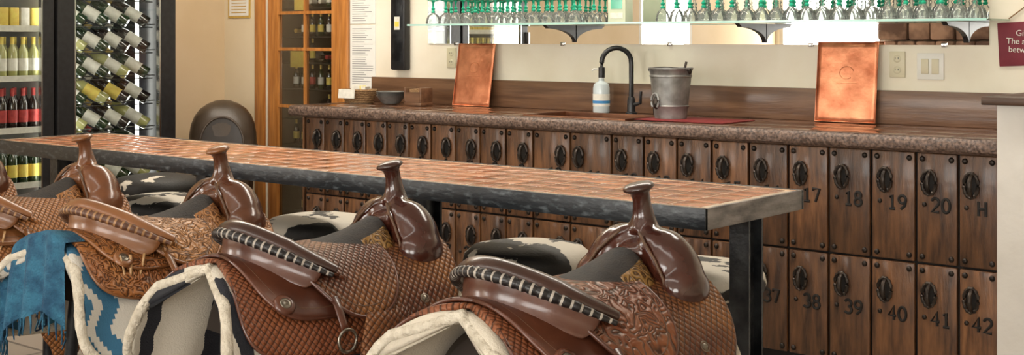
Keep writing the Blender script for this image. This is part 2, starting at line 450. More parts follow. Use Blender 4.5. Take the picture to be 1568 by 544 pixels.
def tile(x0, x1, y0, y1, z, b, tilt=.003, mi=0, th=.006, ch=.0016):
    tx, ty = random.uniform(-tilt, tilt), random.uniform(-tilt, tilt)
    b.box(-(x1-x0)/2, (x1-x0)/2, -(y1-y0)/2, (y1-y0)/2, -th, 0, mi, RT(((x0+x1)/2, (y0+y1)/2, z), (tx, ty, 0)), ch)
nx = 20
for i in range(nx):
    for j in range(3):
        xa = X0+.01+(X1-X0-.02)*i/nx; xb = X0+.01+(X1-X0-.02)*(i+1)/nx
        ya = YC+.018+.205*j; yb = ya+.205
        xa += .002; xb -= .002; ya += .002; yb -= .002
        if xb > SX0-.015 and xa < SX1+.015 and yb > SY0-.015 and ya < SY1+.015:
            if ya < SY0-.03: tile(xa, xb, ya, SY0-.017, Z1, tl)
            elif yb > SY1+.03: tile(xa, xb, SY1+.017, yb, Z1, tl)
            continue
        tile(xa, xb, ya, yb, Z1, tl)
tl.build('counter_tiles', [counter_tile], cab)
ed = MB()
n = 260; rws = []
for k in range(6):
    t = k/5; row = []
    for i in range(n+1):
        x = X0-.012+(X1-X0+.012)*i/n
        y = YC-.036-.010*sin(pi*t)+random.uniform(-.002, .002)
        if k == 0: y = YC-.028
        if k == 5: y = YC-.02
        z = Z1+.002-(Z1-Z0+.008)*t
        row.append((x, y, z))
    rws.append(row)
ed.grid(rws); ed.box(X0-.012, X0+.01, YC-.03, YB-.002, Z0, Z1+.001)
ed.box(X0, X1, YC-.031, YC+.017, Z1-.005, Z1+.002)
ed.build('counter_edge', [granite_edge], cab)
sk = MB()
sk.box(SX0, SX1, SY0, SY1, .86, .865); sk.box(SX0, SX0+.006, SY0, SY1, .865, 1.054); sk.box(SX1-.006, SX1, SY0, SY1, .865, 1.054)
sk.box(SX0, SX1, SY0, SY0+.006, .865, 1.054); sk.box(SX0, SX1, SY1-.006, SY1, .865, 1.054)
sk.box(SX0-.015, SX1+.015, SY0-.015, SY0, 1.046, 1.057); sk.box(SX0-.015, SX1+.015, SY1, SY1+.015, 1.046, 1.057)
sk.box(SX0-.015, SX0, SY0, SY1, 1.046, 1.057); sk.box(SX1, SX1+.015, SY0, SY1, 1.046, 1.057)
sk.build('copper_sink', [M('aged_copper', (.16,.07,.04), (.28,.13,.07), 12, .3, metal=.8)], cab, smooth=False)
solid('backsplash', -5.80, -1.68, YB-.03, YB-.001, 1.05, 1.205, back_wood, cab, .003)

# ------------------------------------------------------------ things on counter
def copper_plate(x0, x1, yb, h, name):
    rr = MB(); ns = 14; ang = math.atan2(YB-.034-yb, h)
    g = []
    for j in range(ns+1):
        t = j/ns; row = []
        for i in range(ns+1):
            s = i/ns
            row.append((x0+(x1-x0)*s, yb+sin(ang)*h*t+.0025*sin(7*s+3*t)-.004, 1.053+cos(ang)*h*t))
        g.append(row)
    rr.grid(g)
    e = empty(name)
    o = rr.build('sheet', [copper], e); mod_solid(o, .003, 0)
    fr = MB(); c = [(x0, 0), (x1, 0), (x1, h), (x0, h)]
    fr.tube([(px, yb+sin(ang)*q-.005, 1.0545+cos(ang)*q) for px, q in c], .003, 6, closed=True)
    fr.build('rolled_rim', [copper], e)
    em = MB(); cx = (x0+x1)/2; q = h*.62
    pts = [(cx+.035*cos(a), yb+sin(ang)*(q+.03*sin(a))-.008, 1.053+cos(ang)*(q+.03*sin(a))) for a in [k*pi/8+.3 for k in range(14)]]
    em.tube(pts, .0022, 6); em.tube([(cx-.05, yb+sin(ang)*(q-.05)-.007, 1.053+cos(ang)*(q-.05)), (cx+.05, yb+sin(ang)*(q-.05)-.007, 1.053+cos(ang)*(q-.05))], .002, 6)
    em.build('embossed_emblem', [copper], e)
copper_plate(-5.045, -4.765, 5.555, .365, 'copper_menu_sheet')
copper_plate(-2.745, -2.445, 5.575, .375, 'copper_menu_sheet.001')

bk = empty('galvanized_bucket', (-3.37, 5.29, 1.056))
b = MB()
b.lathe([(.0,.002),(.078,.0),(.08,.012),(.084,.05),(.088,.055),(.09,.06),(.086,.065),(.1,.20),(.104,.203),(.104,.209),(.1,.212),(.106,.236),(.110,.240),(.110,.246),(.104,.247),(.1,.235),(.08,.02),(.0,.015)], 40)
b.build('pail', [galv], bk)
b = MB()
b.tube([(.115*cos(a), .115*sin(a)*.3-.02, .23-.02*sin(a)) for a in [pi+k*pi/12 for k in range(13)]], .0025, 6)
for s in (-1, 1): b.ell((s*.108, 0, .23), (.008, .014, .014))
b.build('bail_handle', [iron], bk)
b = MB()
pts = [(-.030+.026*sin(a)*.8, -.094, .085-.036*cos(a)) for a in [-2.5+k*5/14+pi for k in range(15)]]
b.tube(pts, .006, 8); b.ell((-.03, -.085, .075), (.018, .014, .030), rot=(0,0,-.3), m=1)
b.tube([(.02,.03,.10),(.055,.055,.275)], .006, 8, 1)
b.build('ice_scoop', [galv, iron], bk)

sb = empty('soap_bottle', (-3.95, 5.52, 1.051))
b = MB(); b.lathe([(.0,.0),(.042,.0),(.045,.006),(.045,.13),(.040,.152),(.016,.168),(.014,.185)], 28); b.build('bottle_body', [soap], sb)
b = MB(); b.lathe([(.0458,.035),(.0458,.10)], 28, cap=False, m=0); b.lathe([(.0462,.05),(.0462,.065)], 28, cap=False, m=1); b.build('bottle_label', [label_w, label_b], sb)
b = MB(); b.lathe([(.017,.182),(.017,.20),(.006,.202),(.006,.225),(.014,.226),(.014,.236)], 16); b.tube([(0,0,.231),(-.03,-.03,.231),(-.036,-.036,.222)], .005, 8); b.build('pump', [plastic_w], sb)

fa = empty('gooseneck_faucet', (-3.745, 5.50, 1.051))
b = MB(); b.lathe([(.030,.0),(.030,.008),(.022,.014),(.021,.075),(.017,.085),(.015,.09)], 20)
pts = [(0,0,.08),(0,0,.26)] + [(-.055+.055*cos(a), -.055+.055*cos(a), .27+.075*sin(a)) for a in [k*pi/12 for k in range(1, 13)]] + [(-.11,-.11,.24)]
b.tube(pts, .0130, 14); b.tube([(-.11,-.11,.245),(-.11,-.11,.19)], .0170, 14)
b.tube([(.02,0,.05),(.055,.0,.06),(.06,.0,.12)], [.012,.009,.007], 10)
b.build('faucet_body', [black], fa)
b = MB(); b.lathe([(0,0),(.026,0),(.028,.02),(.027,.09),(.012,.12),(.01,.135),(.014,.137),(.014,.15),(0,.151)], 20)
b.build('sprayer_bottle', [black], None, loc=(-3.61, 5.55, 1.051))
solid('red_bar_mat', -3.47, -2.98, 5.12, 5.42, 1.0515, 1.0555, red_mat, None, .0015)

bs = empty('snack_basket', (-5.70, 5.42, 1.052))
wick = M('wicker', (.20,.10,.04), (.42,.26,.12), 90, .7, bump=.9, bscale=80, stretch=(1,1,3))
b = MB()
for k in range(6):
    rr_ = .082+.006*k
    b.tube([(rr_*1.15*cos(a), rr_*.8*sin(a), .008+.014*k) for a in [2*pi*q/28 for q in range(28)]], .008, 6, closed=True)
b.box(-.08, .08, -.05, .05, .003, .01); b.build('woven_body', [wick], bs)
b = MB(); b.box(-.07, .07, -.112, -.108, .02, .075, 0, RT((0,0,0),(-.1,0,0))); b.box(-.05, .05, -.03, .03, .03, .105, 0, RT((0,0,0),(0,.1,.3))); b.box(-.02, .06, -.01, .03, .03, .095, 1, RT((0,0,0),(0,-.2,-.4)))
b.build('card_and_packets', [label_w, label_y], bs)
e = empty('stacked_bowls', (-5.425, 5.42, 1.052)); b = MB()
for k in range(3): b.lathe([(.03,.0+k*.012),(.05,.004+k*.012),(.088,.05+k*.012),(.091,.052+k*.012),(.084,.05+k*.012),(.045,.01+k*.012)], 28)
b.build('bowls', [galv], e)
e = empty('wooden_caddy', (-5.20, 5.42, 1.052)); b = MB()
b.box(-.07,.07,-.05,.05,0,.02,0,None,.003); b.box(-.07,-.055,-.05,.05,.02,.105,0,None,.003); b.box(.055,.07,-.05,.05,.02,.105,0,None,.003); b.box(-.055,.055,-.05,-.04,.02,.08,0); b.box(-.055,.055,.04,.05,.02,.08,0)
b.box(-.04,.04,-.03,.03,.02,.098,1)
b.build('caddy_box', [back_wood, wick], e)

# ------------------------------------------------------------ mirror, shelf, glasses
mir = empty('wall_mirror')
mm, nt, bb = newmat('mirror_silver'); bb.inputs['Metallic'].default_value = 1; bb.inputs['Roughness'].default_value = .01; bb.inputs['Base Color'].default_value = (.93,.94,.92,1)
solid('mirror_glass', -5.33, -1.95, YB-.008, YB-.001, 1.415, 2.25, mm, mir)
b = MB()
for x in (-5.1, -4.3, -3.6, -2.8, -2.15): b.box(x-.012, x+.012, YB-.016, YB-.001, 1.405, 1.425, 0, None, .002)
b.build('mirror_clips', [chrome], mir)
sh = empty('glass_shelf')
solid('shelf_pane', -5.22, -1.86, 5.35, YB-.009, 1.520, 1.528, glass_aqua, sh)
solid('shelf_front_edge', -5.22, -1.86, 5.346, 5.35, 1.519, 1.529, M('aqua_edge', (.35,.62,.55), (.45,.7,.62), 5, .15), sh)
b = MB()
for x in (-4.22, -3.05, -2.05):
    prof = [(YB-.012, 1.425)] + [(YB-.012-.24*(1-cos(t)), 1.425+.075*sin(t)) for t in [k*pi/2/8 for k in range(1, 9)]]+[(5.37, 1.518), (YB-.012, 1.518)]
    v = [(x-.012, y, z) for y, z in prof]+[(x+.012, y, z) for y, z in prof]; n_ = len(prof)
    f = [list(range(n_)), list(range(n_, 2*n_))[::-1]] + [[i, (i+1) % n_, n_+(i+1) % n_, n_+i] for i in range(n_)]
    b.add(v, f)
b.build('shelf_brackets', [black], sh, smooth=False)
gl = empty('inverted_stem_glasses')
b = MB()
def stemglass(b, x, y, s=1.0, g=True, wide=True):
    T = RT((x, y, 1.5285), (0,0,0), s); R = .042 if wide else .034
    b.lathe([(R,0),(R+.002,.012),(R-.002,.03),(R*.75,.05),(R*.35,.062),(.010,.067)], 18, 0, T, cap=False)
    b.tube([(R*cos(a), R*sin(a), .001) for a in [2*pi*k/18 for k in range(18)]], .0012, 5, 2, T, closed=True)
    b.lathe([(.009,.066),(.013,.074),(.007,.082),(.013,.092),(.006,.10),(.006,.125),(.012,.133),(.036,.138),(.037,.141),(0,.143)], 14, 1 if g else 0, T, cap=False)
x = -5.10
while x < -3.98:
    stemglass(b, x, 5.44+random.uniform(-.01,.01)); stemglass(b, x+.045, 5.55); x += .094
x = -3.50
while x < -1.93:
    g = random.random() < .5
    stemglass(b, x, 5.42, 1.0, g, False); stemglass(b, x+.035, 5.50, 1.02, g, False); stemglass(b, x+.01, 5.58, 1.0, not g, False); x += .079
b.build('glasses', [stem_glass, green_glass, plastic_w], gl)
e = empty('liquor_carton', (-3.80, 5.48, 1.529)); b = MB()
b.box(-.055,.055,-.035,.035,0,.16,0,None,.003); b.box(-.04,.04,-.0365,-.035,.02,.05,1); b.box(-.035,.035,-.0365,-.035,.07,.12,2)
b.build('carton', [M('carton_pale', (.55,.62,.45), (.62,.66,.5), 12, .6), label_w, green_glass], e)

# ------------------------------------------------------------ wall items
def outlet(name, loc):
    e = empty(name, loc); b = MB()
    b.box(-.037,.037,-.008,0,-.06,.06,0,None,.003)
    for s in (-1,1): b.ell((0,-.008,s*.026),(.018,.004,.017),1)
    for s in (-1,1):
        for q in (-1,1): b.box(q*.007-.0012,q*.007+.0012,-.0135,-.012,s*.026-.002,s*.026+.007,2)
    b.build('outlet_plate', [plastic_iv, plastic_iv, black], e)
outlet('duplex_outlet', (-2.37, YB-.0005, 1.325)); outlet('duplex_outlet.001', (-5.14, YB-.0005, 1.33))
e = empty('light_switch_plate', (-2.215, YB-.0005, 1.318)); b = MB()
b.box(-.062,.062,-.008,0,-.06,.06,0,None,.003)
for s in (-1,1): b.box(s*.024-.017,s*.024+.017,-.012,-.007,-.034,.034,1,None,.002)
b.build('switch_plate', [plastic_w, plastic_iv], e)
e = empty('hanging_wall_sign', (-1.745, YB-.003, 1.43), 0); b = MB()
b.box(-.165,.165,-.012,0,-.10,.09,0,RT((0,0,0),(0,-.05,0)),.003)
b.tube([(-.12,-.008,.10),(0,-.006,.19),(.12,-.008,.10)], .003, 6, 1)
b.build('sign_board', [maroon, wick], e)
text('sign_text', "Gifts\nThe art of\nbetween", .036, (-.055, -.0155, .0), (pi/2, 0.05, 0), label_w, e)
e = empty('wall_price_lists'); b = MB()
b.box(-6.02,-5.79,YB-.004,YB-.001,1.54,1.82,0); b.box(-6.02,-5.79,YB-.004,YB-.001,1.125,1.53,0)
for z0, z1 in ((1.56,1.80),(1.15,1.51)):
    z = z1
    while z > z0:
        b.box(-6.0,-6.0+random.uniform(.1,.19),YB-.0048,YB-.004,z-.003,z,1); z -= .014
b.build('sheets', [paper, ink], e)
e = empty('wall_certificate', (-7.13, YB-.0125, 1.7)); b = MB()
b.box(-.12,.12,-.006,0,-.11,.12,0); b.box(-.105,.105,-.0075,-.006,-.095,.105,1)
for k in range(7): b.box(-.08,.08,-.0085,-.0075,-.075+k*.022,-.070+k*.022,0)
b.build('certificate', [gold_m, paper], e)
e = empty('wall_speaker', (-5.545, YB-.001, 1.6)); b = MB()
b.box(-.062,.062,-.055,0,-.35,.45,0,None,.012); b.box(-.045,.045,-.058,-.054,-.30,.38,1,None,.002); b.box(-.02,.025,-.061,-.057,-.10,-.02,2); b.box(-.015,.02,-.062,-.060,-.08,-.05,3)
b.build('speaker_cabinet', [black, steel_black, label_w, yellow], e)

# ------------------------------------------------------------ wine closet door
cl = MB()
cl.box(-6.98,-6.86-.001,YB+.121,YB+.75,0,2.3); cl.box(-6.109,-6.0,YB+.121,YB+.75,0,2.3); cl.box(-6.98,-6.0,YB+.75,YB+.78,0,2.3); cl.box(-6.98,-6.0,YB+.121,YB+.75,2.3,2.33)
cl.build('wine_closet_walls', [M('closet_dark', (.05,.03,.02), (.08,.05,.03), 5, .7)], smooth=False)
dt = MB()
dt.box(-6.955,-6.86,YB-.022,YB-.0,0,2.16,0,None,.004); dt.box(-6.11,-6.025,YB-.022,YB,0,2.16,0,None,.004); dt.box(-6.86,-6.11,YB-.022,YB,2.08,2.16,0,None,.004)
dt.build('trim_2', [honey])
d = empty('door_1'); b = MB()
b.box(-6.855,-6.75,YB+.01,YB+.05,.01,2.07,0,None,.004); b.box(-6.215,-6.115,YB+.01,YB+.05,.01,2.07,0,None,.004)
b.box(-6.75,-6.215,YB+.01,YB+.05,.01,.2,0); b.box(-6.75,-6.215,YB+.01,YB+.05,1.95,2.07,0)
b.box(-6.4905,-6.4745,YB+.013,YB+.047,.2,1.95,0)
for z in (.60,.99,1.375,1.62): b.box(-6.75,-6.215,YB+.012,YB+.048,z-.010,z+.010,0)
b.build('door_frame', [honey], d); solid('door_glass', -6.75,-6.215,YB+.028,YB+.032,.2,1.95, glass, d)

def bottle(b, T, g, lab, foil=5, seg=14):
    b.lathe([(0,0),(.034,0),(.0375,.006),(.0375,.06),(.0375,.15),(.0375,.185),(.033,.205),(.018,.232),(.0145,.245),(.0145,.29),(.0155,.292),(.0155,.30),(0,.301)], seg, g, T, cap=False,
            ms=[g,g,g,g,g,g,g,g,foil,foil,foil,foil])
    b.lathe([(.0381,.055),(.0381,.145)], seg, lab, T, cap=False)
BM = [bottle_g, bottle_k, bottle_y, label_w, label_y, gold_m, label_r, label_b]
wr = empty('wine_rack'); b = MB()
lv_ = [.25,.5,.72,.90,1.10,1.28,1.46,1.66,1.86]
for z in lv_:
    b.box(-6.855,-6.115,YB+.14,YB+.6,z-.008,z,8)
    x = -6.80
    while x < -6.14:
        if random.random() < .9:
            if random.random() < .5: bottle(b, RT((x, YB+.50, z+.04), (pi/2,0,random.uniform(-.06,.06))), random.choice([0,1]), random.choice([3,4,3]), random.choice([5,6,1,3]))
            else:
                T = RT((x, YB+.22, z+.002), (0,0,0), .55); bottle(b, T, random.choice([0,1,1]), random.choice([3,4,6,3]))
        x += .084
b.box(-6.76,-6.62,YB+.13,YB+.135,1.25,1.36,4); b.box(-6.72,-6.60,YB+.13,YB+.135,1.64,1.72,4)
b.build('rack_and_bottles', BM+[cab_dark], wr)

# ------------------------------------------------------------ coolers
lamp = M('cooler_led', (1,.99,.92), None, emit=11)
lamp_dim = M('cooler_led_dim', (1,.99,.92), None, emit=1.2)
def cooler(name, y0, y1, gy0, gy1, kind):
    e = empty(name); XF = -6.60; XB = -7.27
    b = MB()
    b.box(XB, XF-.03, y0, y0+.03, .05, 2.05, 0); b.box(XB, XF-.03, y1-.03, y1, .05, 2.05, 0 if not kind else 2)
    b.box(XB, XB+.02, y0+.03, y1-.03, .05, 2.05, 2 if kind else 0)
    b.box(XB, XF-.03, y0, y1, 2.05, 2.15, 0); b.box(XB, XF-.03, y0, y1, .0, .1, 0)
    b.box(XF-.03, XF, y0, gy0, .1, 2.1, 0, None, .006); b.box(XF-.03, XF, gy1, y1, .1, 2.1, 0, None, .006)
    b.box(XF-.03, XF-.001, gy0, gy1, .1, .2, 0); b.box(XF-.03, XF-.001, gy0, gy1, 2.0, 2.1, 0)
    b.box(XF-.034, XF-.002, gy0, gy0+.008, .2, 2.0, 1); b.box(XF-.034, XF-.002, gy1-.008, gy1, .2, 2.0, 1)
    if kind: b.box(XF, XF+.03, gy0-.07, gy0-.05, .8, 1.5, 1, None, .004)
    b.build('housing', [black, chrome, plastic_w], e, smooth=False)
    solid('glass_door', XF-.018, XF-.014, gy0, gy1, .2, 2.0, glass, e)
    b = MB()
    if kind == 0:
        z = .28
        while z < 1.92:
            ny = 4
            for k in range(ny):
                yy = gy0+.075+(gy1-gy0-.15)*k/(ny-1)
                T = TR(Vector((XF-.10, yy+.05, z+.02))) @ Vector((-.55,-.62,.5)).to_track_quat('Z','Y').to_matrix().to_4x4()
                bottle(b, T, random.choice([0,1,0,2,2]), random.choice([3,3,4,3,3,3]), random.choice([5,3,3,5,6]))
                b.tube([(XF-.07+.03*cos(a)-.02, yy+.04+.05*sin(a), z+.012) for a in [2*pi*w/12 for w in range(12)]], .003, 5, 8, closed=True)
            b.tube([(XF-.06+.03*sin(pi*w/10), gy0+.02+(gy1-gy0-.04)*w/10, z-.006) for w in range(11)], .004, 6, 8)
            z += .155
        b.box(XF-.07, XF-.04, y0+.035, y0+.05, .25, 1.95, 9)
        b.box(XF-.30, XF-.28, gy1+.02, gy1+.035, .25, 1.95, 9)
        b.box(XF-.35, XF-.34, y0+.2, y0+.21, .25, 1.95, 10); b.box(XF-.35, XF-.34, y1-.25, y1-.24, .25, 1.95, 10)
    else:
        shelves = [(.3, 'r'), (.62, 'g'), (.93, 'r'), (1.22, 'w'), (1.50, 'y'), (1.72, 'w')]
        for z, c in shelves:
            b.box(XB+.03, XF-.06, y0+.035, y1-.035, z-.012, z, 8)
            b.box(XF-.062, XF-.055, y0+.035, y1-.035, z-.016, z+.018, 3)
            yy = gy0+.03
            while yy < gy1+.02:
                for xx in (XF-.12, XF-.21):
                    T = RT((xx, yy, z+.001), (0,0,random.random()*6), .78)
                    if c == 'r': bottle(b, T, 1, 6, 6)
                    elif c == 'w': bottle(b, T, 2, 3, 4)
                    elif c == 'g': bottle(b, T, 0, 4, 5)
                    else: b.box(xx-.045, xx+.03, yy-.027, yy+.027, z+.001, z+.12, random.choice([4,3,4]), None, .004)
                yy += .064
        b.box(XF-.07, XF-.04, y0+.035, y0+.05, .25, 1.95, 9)
        b.box(XF-.06, XF-.05, y1-.045, y1-.035, .25, 1.95, 9)
    b.build('shelves_and_bottles', BM+[chrome, lamp, lamp_dim], e)
cooler('wine_display_cooler', 3.93, 4.73, 4.04, 4.62, 0)
cooler('beverage_cooler', 3.10, 3.91, 3.18, 3.84, 1)

# ------------------------------------------------------------ bin
e = empty('domed_trash_bin', (-6.72, 5.18, 0), radians(50)); b = MB()
def rsq(w, z, n=40, p=3.2):
    out = []
    for k in range(n):
        a = 2*pi*k/n; c, s = cos(a), sin(a); r = w/((abs(c)**p+abs(s)**p)**(1/p)); out.append((r*c, r*s*.9, z))
    return out
lv = [(.15,.0),(.165,.02),(.205,.72),(.222,.725),(.222,.75),(.215,.76),(.212,.83),(.202,.89),(.180,.945),(.146,.99),(.10,1.022),(.05,1.042),(.002,1.048)]
g = [rsq(w, z) + [rsq(w, z)[0]] for w, z in lv]
b.grid(g); b.build('bin_body', [brown_pl], e)
b = MB()
pts = [(.135*cos(a), -.200+.032*(sin(a))**2, .78+.165*sin(a)) for a in [k*pi/16 for k in range(17)]]
b.tube(pts, .008, 8, 0)
for k in range(16):
    p, q = pts[k], pts[k+1]; b.add([p, q, (q[0], -.200, .775), (p[0], -.200, .775)], [(0,1,2,3)], 1)
b.build('push_flap', [brown_pl, M('flap_dark', (.016,.011,.008), (.025,.017,.012), 10, .35)], e)

# ------------------------------------------------------------ bar table
tb = empty('tiled_bar_table')
TX0, TX1, TY0, TY1, TZ = -5.30, -1.71, 2.85, 3.40, 1.0
solid('tile_bed', TX0+.012, TX1-.012, TY0+.012, TY1-.012, TZ-.03, TZ-.0001, tile_grout, tb)
b = MB()
by0, by1 = TY0+.036, TY1-.036; rws_ = 5; sz = (by1-by0)/rws_
nxx = int((TX1-TX0-.07)/(sz*1.06))
xs0 = TX0+.034; szx = (TX1-.034-xs0)/nxx
for i in range(nxx):
    for j in range(rws_):
        xa, ya = xs0+i*szx, by0+j*sz; g_ = .0042
        tile(xa+g_, xa+szx-g_, ya+g_, ya+sz-g_, TZ+.0010, b, .006)
b.build('terracotta_tiles', [tile_terra], tb)
b = MB()
k = TX0+.014
while k < TX1-.03:
    for (ya, yb) in ((TY0+.014, TY0+.033), (TY1-.033, TY1-.014)): tile(k+.0015, k+.052, ya, yb, TZ+.001, b, .006)
    k += .054
b.build('border_tiles', [tile_strip], tb)
b = MB()
b.box(TX0, TX1, TY0, TY0+.012, TZ-.055, TZ+.002, 0, None, .002); b.box(TX0, TX1, TY1-.012, TY1, TZ-.055, TZ+.002, 0, None, .002)
b.box(TX0, TX0+.012, TY0+.012, TY1-.012, TZ-.055, TZ+.002, 0); b.box(TX1-.012, TX1, TY0+.001, TY1-.012, TZ-.055, TZ+.002, 1, None, .002)
b.box(TX0+.012, TX1-.012, TY0+.012, TY1-.012, TZ-.05, TZ-.031, 0)
b.build('edge_band', [edge_black, edge_wood], tb)
b = MB()
for x in (-1.748, -2.96, -4.15, -5.22):
    cy = 3.13; hw_ = .030
    b.box(x-hw_, x+hw_, cy-.04, cy-.032, .011, TZ-.056, 0); b.box(x-hw_, x+hw_, cy+.032, cy+.04, .011, TZ-.056, 0); b.box(x-.006, x+.006, cy-.032, cy+.032, .011, TZ-.056, 0)
    b.box(x-hw_, x-hw_+.007, cy-.032, cy-.02, .011, TZ-.056, 0); b.box(x-.08, x+.08, cy-.05, cy+.05, .0, .011, 0)
b.build('steel_legs', [steel_black], tb, smooth=False)

# ------------------------------------------------------------ cowhide stools
def cowhide(name, seed, th=.5, c1=(.009,.008,.007), c2=(.56,.51,.43)):
    m, nt, b = newmat(name); N = nt.nodes; L = nt.links
    tc = N.new('ShaderNodeTexCoord'); mp = N.new('ShaderNodeMapping'); mp.inputs['Location'].default_value = (seed*3.1, seed*1.7, seed)
    L.new(tc.outputs['Object'], mp.inputs[0])
    n = N.new('ShaderNodeTexNoise'); n.inputs['Scale'].default_value = 5.5; n.inputs['Detail'].default_value = 5; L.new(mp.outputs[0], n.inputs[0])
    r = N.new('ShaderNodeValToRGB'); r.color_ramp.elements[0].position = th-.004; r.color_ramp.elements[1].position = th+.005
    r.color_ramp.elements[0].color = (*c1, 1); r.color_ramp.elements[1].color = (*c2, 1)
    L.new(n.outputs['Fac'], r.inputs[0]); L.new(r.outputs[0], b.inputs['Base Color']); b.inputs['Roughness'].default_value = .6
    n2 = N.new('ShaderNodeTexNoise'); n2.inputs['Scale'].default_value = 120; L.new(mp.outputs[0], n2.inputs[0])
    bp = N.new('ShaderNodeBump'); bp.inputs['Strength'].default_value = .35; bp.inputs['Distance'].default_value = .004
    L.new(n2.outputs['Fac'], bp.inputs['Height']); L.new(bp.outputs[0], b.inputs['Normal'])
    return m
for i, (x, y, th) in enumerate([(-2.09,3.42,.50),(-2.72,3.37,.52),(-3.78,3.38,.50),(-4.80,3.38,.47),(-5.55,3.86,.60)]):
    e = empty('cowhide_bar_stool' + ('' if i == 0 else '.%03d' % i), (x, y, 0), random.random())
    b = MB(); b.lathe([(0,.655),(.195,.655),(.212,.665),(.22,.69),(.214,.715),(.19,.735),(.12,.748),(0,.752)], 48); b.build('cowhide_cushion', [cowhide('cowhide_%d' % i, i+1.3, th)], e)
    b = MB(); b.lathe([(0,.63),(.19,.63),(.195,.653),(0,.654)], 32)
    for k in range(4):
        a = pi/4+k*pi/2; b.tube([(.14*cos(a),.14*sin(a),.64),(.2*cos(a),.2*sin(a),.0)], .014, 10)
    b.tube([(.185*cos(a),.185*sin(a),.22) for a in [2*pi*q/32 for q in range(32)]], .009, 8, closed=True)
    b.build('stool_frame', [steel_black], e)

# ------------------------------------------------------------ saddles
RB, PM = .25, 1.15
def zr(y): return .838+.16*y*y
def drape(s, y, off):
    sg = 1 if s >= 0 else -1; a = abs(s)
    if a < RB*PM:
        p = a/RB; x = (RB+off)*sin(p); z = (RB+off)*cos(p)-RB
    else:
        e = a-RB*PM; x = (RB+off)*sin(PM)+e*cos(PM); z = (RB+off)*cos(PM)-RB-e*sin(PM)
    return (sg*x, y, z+zr(y))
def sheet_pt(et, s, mid, h, off, skr, skf):
    yy = mid+h*et+(skr*(1-et)/2+skf*(1+et)/2)*abs(s)
    return drape(s, yy, off), (yy, s)
def sheet_rows(y0, y1, L, p, off, ny=34, ns=44, wav=0, skr=0, skf=0):
    rows = []; uvs = []; mid = (y0+y1)/2; h = (y1-y0)/2
    for i in range(ny):
        et = sin(pi/2*(-1+2*i/(ny-1))); sm = L*max(1-abs(et)**p, 0)**(1/p)+.0005
        r = []; u = []
        for j in range(ns+1):
            s = sm*(-1+2*j/ns)
            q, w = sheet_pt(et, s, mid, h, off+(wav*sin((mid+h*et)*38+s*5)*max(0, abs(s)-.2) if wav else 0), skr, skf)
            r.append(q); u.append(w)
        rows.append(r); uvs.append(u)
    return rows, uvs
def outline(y0, y1, L, p, off, skr=0, skf=0, inset=.008, n=90):
    pts = []; mid = (y0+y1)/2; h = (y1-y0)/2; k_ = (h-inset)/h; L = L-inset
    for k in range(n):
        a = 2*pi*k/n; c, s_ = cos(a), sin(a)
        et = (abs(c)**(2/p))*(1 if c >= 0 else -1); sm = L*(abs(s_)**(2/p))*(1 if s_ >= 0 else -1)
        pts.append(Vector(sheet_pt(et*k_, sm, mid, h, off, skr, skf)[0]))
    return pts
def sheet(par, name, y0, y1, L, p, off, mat, thick, edge=None, skr=0, skf=0, wav=0):
    r, u = sheet_rows(y0, y1, L, p, off, wav=wav, skr=skr, skf=skf); b = MB(); b.grid(r, uv=u)
    o = b.build(name, [mat], par, ang=None); mod_solid(o, thick, 1)
    if edge:
        b = MB(); b.tube(outline(y0, y1, L, p, off+.002, skr, skf, 0), .0050, 8, closed=True)
        b.tube(outline(y0, y1, L, p, off+.0015+thick*.6, skr, skf, .022), .0018, 6, closed=True, m=1)
        b.build(name+'_bound_edge', [edge, stitch], par, ang=None)
    return o
seat_rows = [(-.238,.952,.205,.080,.14),(-.222,.942,.198,.080,.135),(-.195,.920,.188,.072,.12),(-.15,.900,.18,.066,.09),
             (-.07,.888,.170,.068,.04),(.02,.892,.158,.078,.0),(.10,.908,.145,.09,-.01),(.16,.93,.13,.10,-.01),(.19,.945,.11,.10,-.01)]
def seat_pt(r, t):
    yc, zc, w, dr_, cu = r; return (w*t, yc+cu*t*t, zc-dr_*t*t)

def leather(name, a, b_, rough=.28, coat=.45, bump=.12):
    return M(name, a, b_, 6, rough, bump=bump, bscale=34, coat=coat, lo=.35, hi=.7, rrough=.08, bdist=.006, detail=8)
suede = M('seat_suede', (.010,.008,.007), (.022,.016,.012), 30, .7, bump=.3, bscale=200)
fleece = M('wool_fleece', (.50,.44,.34), (.66,.60,.49), 40, .95, bump=1.0, bscale=110)
lace_m = stripes('cantle_lacing', [(0,(.010,.008,.008)),(.50,(.36,.32,.27)),(.74,(.010,.008,.008))], rough=.35, freq=46, bump=.1)
lace_t = stripes('cantle_lacing_tan', [(0,(.10,.04,.02)),(.4,(.32,.17,.07)),(.7,(.10,.04,.02))], rough=.4, freq=48, bump=.1)
tan_strap = leather('tan_strap', (.42,.24,.10), (.5,.3,.14))
stitch = M('waxed_stitch', (.12,.06,.03), (.08,.04,.02), 80, .5)
body_m = M('stool_body_wood', (.012,.008,.006), (.02,.012,.008), 8, .6)

